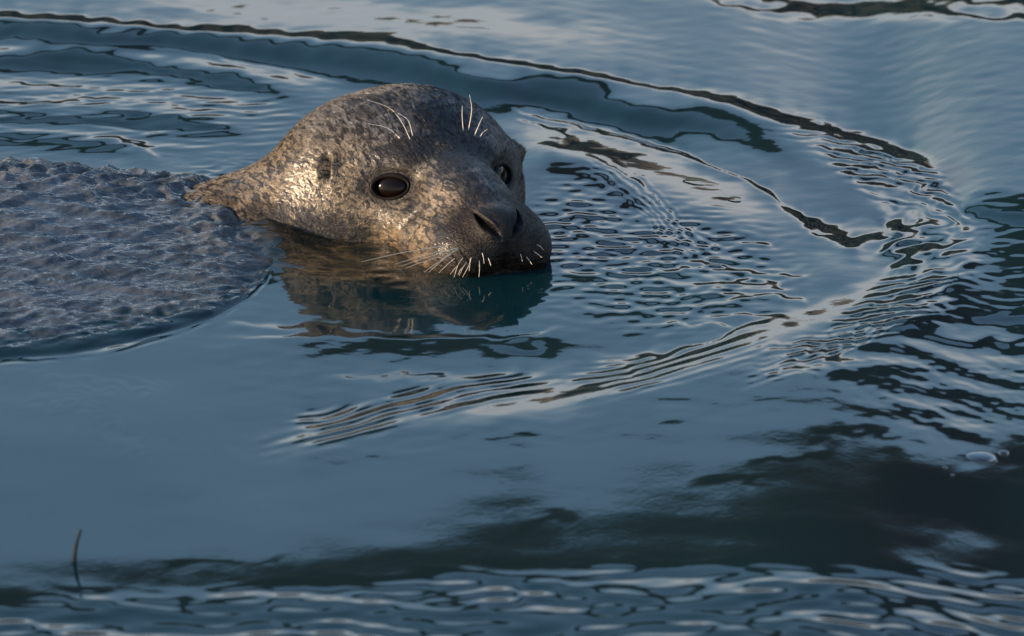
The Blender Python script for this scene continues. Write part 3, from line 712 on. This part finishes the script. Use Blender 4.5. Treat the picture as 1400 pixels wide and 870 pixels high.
m_eye, t, b = mat('dark_brown_eye'); N = NT(t)
t.links.new(N.ramp(N.attr('iris'), [(0.25, (0.004, 0.0018, 0.0015)), (0.50, (0.0050, 0.0021, 0.0015)), (0.80, (0.0032, 0.0015, 0.0012)), (0.92, (0.003, 0.0022, 0.002))]), b.inputs['Base Color'])
b.inputs['Roughness'].default_value = 0.03; b.inputs['IOR'].default_value = 1.33; b.inputs['Specular IOR Level'].default_value = 0.30
m_lid, t, b = mat('wet_black_eyelid'); b.inputs['Base Color'].default_value = (0.006, 0.005, 0.005, 1); b.inputs['Roughness'].default_value = 0.45; b.inputs['Specular IOR Level'].default_value = 0.06
for s, E, n, up_, w in EYES:
    e = ball('eye', Vector((E - n*0.98)/100), 0.01, m_eye, seal, (1.55, 1.15, 0.92))
    co = np.array([v.co[:] for v in e.data.vertices])*100
    attr(e.data, 'iris', np.clip(np.hypot(co[:, 0]/1.55, co[:, 1]/1.15)*np.where(co[:, 2] > 0, 1, 9), 0, 1))
    e.data.transform(Matrix((w, up_, n)).transposed().to_4x4())
    # lids: a soft wet rim standing on the edge of the opening
    ring = []
    for k in range(40):
        th = 2*math.pi*k/40; q = E + w*1.38*1.04*math.cos(th) + up_*(0.78 if math.sin(th) > 0 else 0.90)*1.04*math.sin(th)
        lo, hi = -1.6, 1.6
        for _ in range(18):
            md = 0.5*(lo+hi)
            if sdf((q+n*md)[None], False)[0] < 0: lo = md
            else: hi = md
        ring.append(q+n*(lo-0.20))
    vs = []; fs = []
    for k in range(40):
        d = Vector(ring[(k+1) % 40]-ring[k-1]).normalized(); nn = Vector(n); bb = d.cross(nn).normalized(); th0 = 2*math.pi*k/40
        rr = 0.10 + 0.07*max(0, math.sin(th0)) + 0.015*math.sin(3*th0+1)
        for j in range(8):
            th = 2*math.pi*j/8; vs.append(Vector(ring[k]) + rr*(nn*math.cos(th)*0.9 + bb*math.sin(th)*1.25))
    for k in range(40):
        for j in range(8): fs.append((k*8+j, k*8+(j+1) % 8, ((k+1) % 40)*8+(j+1) % 8, ((k+1) % 40)*8+j))
    me = mesh_np('eyelid', np.array([(v-Vector(E-n*0.98))[:] for v in vs])/100, np.array(fs)); me.materials.append(m_lid)
    link(bpy.data.objects.new('eyelid', me), e)

# whiskers: roots on the fur, lengths and bends as in the photograph
m_wh, t, b = mat('pale_whisker')
b.inputs['Base Color'].default_value = (0.55, 0.50, 0.42, 1); b.inputs['Roughness'].default_value = 0.35
def surf_at(px, py):
    i = int(np.argmin((bpx-px)**2+(bpy_-py)**2 + np.where(facing, 0, 1e6) + np.where(bw[:, 2] < 0.005, 400, 0))); return bw[i], nor[i]
def tube(name, pts, r0, r1, material, parent, sides=6):
    S = spline([tuple(p) for p in pts], 8); vs = []; fs = []
    for i, p in enumerate(S):
        d = Vector(S[min(i+1, len(S)-1)]-S[max(i-1, 0)]).normalized()
        a = d.orthogonal().normalized(); b2 = d.cross(a); k = i/(len(S)-1); r = r0+(r1-r0)*k**0.8
        for j in range(sides):
            th = 2*math.pi*j/sides; vs.append(Vector(p)+r*(a*math.cos(th)+b2*math.sin(th)))
    for i in range(len(S)-1):
        for j in range(sides):
            fs.append((i*sides+j, i*sides+(j+1) % sides, (i+1)*sides+(j+1) % sides, (i+1)*sides+j))
    inv = MW.inverted(); vs = [inv @ v for v in vs]
    me = mesh_np(name, np.array([v[:] for v in vs]), np.array(fs)); me.materials.append(material)
    return link(bpy.data.objects.new(name, me), parent)
def whisker(path, r=0.00042, out=0.35):
    p, n = surf_at(*path[0]); pts = [p-0.002*n]
    L0 = 0.0
    for k in range(1, len(path)):
        dx = (path[k][0]-path[0][0])/PPM; dz = (path[0][1]-path[k][1])/PPM
        L = math.hypot(dx, dz); away = out*L*(1-0.3*L/0.08)
        for _ in range(3): away = max(away, (water_z(p[0]+dx, p[1]-away*CP+dz*SP) + 0.0015 + 0.0010*k - (p[2]+dz*CP))/SP)
        # rise out of the fur: towards the camera and up the picture stays on the sight line
        pts.append(p + np.array([dx, -away*CP + dz*SP, dz*CP + away*SP]))
    if len(pts) == 2: pts.insert(1, 0.5*(pts[0]+pts[1]) + 0.002*n)
    tube('whisker', pts, r, r*0.35, m_wh, seal)
BROW = [[(563,192),(550,168),(532,147),(500,135)], [(565,187),(558,165),(544,154)], [(551,190),(530,175),(500,168)],
        [(641,179),(645,150),(642,128)], [(635,180),(632,160),(632,144)], [(648,186),(655,170),(660,159)], [(655,188),(661,181),(667,177)]]
for p in BROW: whisker(p, 0.00040, 0.15)
LIP = [[(616,333),(552,345),(493,358)], [(631,338),(589,348),(541,362)], [(600,352),(576,360),(554,368)], [(631,338),(611,351),(579,374)],
       [(623,352),(612,362),(600,374)], [(625,363),(620,369),(615,375)], [(634,350),(626,362),(620,380)], [(633,365),(629,370),(626,376)],
       [(645,348),(641,362),(632,379)], [(656,353),(656,366),(655,379)], [(643,353),(642,363),(641,372)], [(658,343),(660,352),(661,361)],
       [(668,351),(670,358),(672,364)], [(610,343),(585,353),(546,366)], [(618,345),(606,354),(586,372)], [(640,356),(634,366),(628,378)],
       [(729,342),(735,347),(741,352)], [(720,350),(724,356),(728,362)], [(713,346),(714,353),(715,358)], [(733,332),(738,336),(743,341)]]
for p in LIP: whisker(p, 0.00034, 0.45)

# ------------------------------------------------------------------ small things afloat
m_bub = bpy.data.materials.new('bubble_film'); m_bub.use_nodes = True; t = m_bub.node_tree; t.nodes.clear(); N = NT(t)
out_ = N.n('ShaderNodeOutputMaterial'); mixs = N.n('ShaderNodeMixShader'); tr = N.n('ShaderNodeBsdfTransparent'); gl = N.n('ShaderNodeBsdfGlossy')
gl.inputs['Roughness'].default_value = 0.03; lw = N.n('ShaderNodeLayerWeight'); lw.inputs['Blend'].default_value = 0.45
t.links.new(N.math('MULTIPLY_ADD', lw.outputs['Facing'], 0.60, 0.02, True), mixs.inputs[0])
t.links.new(tr.outputs[0], mixs.inputs[1]); t.links.new(gl.outputs[0], mixs.inputs[2]); t.links.new(mixs.outputs[0], out_.inputs[0])
def bubble(px, py, r, label, group, lift=0.0):
    p = ground(px, py, lift)
    for _ in range(4): p = ground(px, py, water_z(p[0], p[1]))
    bm = bmesh.new(); bmesh.ops.create_uvsphere(bm, u_segments=28, v_segments=16, radius=r)
    for v in bm.verts: v.co.z *= 0.55 if r < 0.01 else 0.30
    bmesh.ops.delete(bm, geom=[v for v in bm.verts if v.co.z < -0.15*r], context='VERTS')
    me = bpy.data.meshes.new('air_bubble'); bm.to_mesh(me); bm.free()
    me.polygons.foreach_set('use_smooth', [True]*len(me.polygons)); me.materials.append(m_bub)
    o = link(bpy.data.objects.new('air_bubble', me)); o.location = (p[0], p[1], water_z(p[0], p[1]))
    o['label'] = label; o['category'] = 'bubble'; o['group'] = group
G1, G2 = "bubbles on the wash over the seal's back", 'bubbles drifting over the dark reflection'
bubble(45, 222, 0.0068, "largest clear bubble on the wash over the seal's submerged back", G1)
for px, py, r in ((12, 226, 0.0050), (66, 228, 0.0032), (25, 234, 0.0036), (88, 232, 0.0024), (70, 384, 0.0030), (84, 388, 0.0022)):
    bubble(px, py, r, "small clear bubble on the wash over the seal's submerged back", G1)
bubble(1340, 626, 0.0110, 'widest low bubble drifting over the dark reflection', G2)
for px, py, r in ((1372, 620, 0.0040), (1358, 630, 0.0030), (1292, 640, 0.0020), (1302, 650, 0.0016)):
    bubble(px, py, r, 'small bubble drifting over the dark reflection', G2)
m_leaf, t, b = mat('dry_leaf'); b.inputs['Base Color'].default_value = (0.22, 0.17, 0.05, 1); b.inputs['Roughness'].default_value = 0.6
for px, py, L_, lab in ((948, 249, 0.008, 'small yellowish leaf scrap afloat inside the pale ring of ripples'), (1004, 273, 0.005, 'tiny ochre leaf scrap afloat beside the pale ring of ripples')):
    p = ground(px, py, 0)
    for _ in range(4): p = ground(px, py, water_z(p[0], p[1]))
    vs = []; fs = []
    for i in range(9):
        u = i/8; w_ = math.sin(math.pi*u**0.8)*L_*0.32
        for j in (-1, 0, 1): vs.append(((u-0.5)*2*L_, j*w_, 0.0004*abs(j)+0.0006*math.sin(3*u)+0.0004))
    for i in range(8):
        for j in range(2): a_ = i*3+j; fs.append((a_, a_+3, a_+4, a_+1))
    me = mesh_np('floating_leaf', np.array(vs), np.array(fs)); me.materials.append(m_leaf)
    o = link(bpy.data.objects.new('floating_leaf', me)); o.location = (p[0], p[1], water_z(p[0], p[1])+0.0006)
    sm = o.modifiers.new('thickness', 'SOLIDIFY'); sm.thickness = 0.0005
    o['label'] = lab; o['category'] = 'leaf'
p = ground(100, 768, 0)
for _ in range(4): p = ground(100, 768, water_z(p[0], p[1]))
m_tw, t, b = mat('wet_twig'); b.inputs['Base Color'].default_value = (0.006, 0.008, 0.011, 1); b.inputs['Roughness'].default_value = 0.7; b.inputs['Specular IOR Level'].default_value = 0.15
S = spline([(0, 0, -0.01), (0.001, 0.001, 0.004), (0.0026, 0.002, 0.013), (0.0052, 0.002, 0.021)], 5); vs = []; fs = []
for i, q in enumerate(S):
    r = 0.0016*(1-0.55*i/len(S))*(1+0.12*math.sin(5*i))
    for j in range(8): vs.append((q[0]+r*math.cos(j*math.pi/4), q[1]+r*math.sin(j*math.pi/4), q[2]))
for i in range(len(S)-1):
    for j in range(8): fs.append((i*8+j, i*8+(j+1) % 8, (i+1)*8+(j+1) % 8, (i+1)*8+j))
me = mesh_np('twig', np.array(vs), np.array(fs)); me.materials.append(m_tw)
o = link(bpy.data.objects.new('twig', me)); o.location = (p[0], p[1], water_z(p[0], p[1]))
o['label'] = 'thin dark twig poking up from calm blue water'; o['category'] = 'twig'
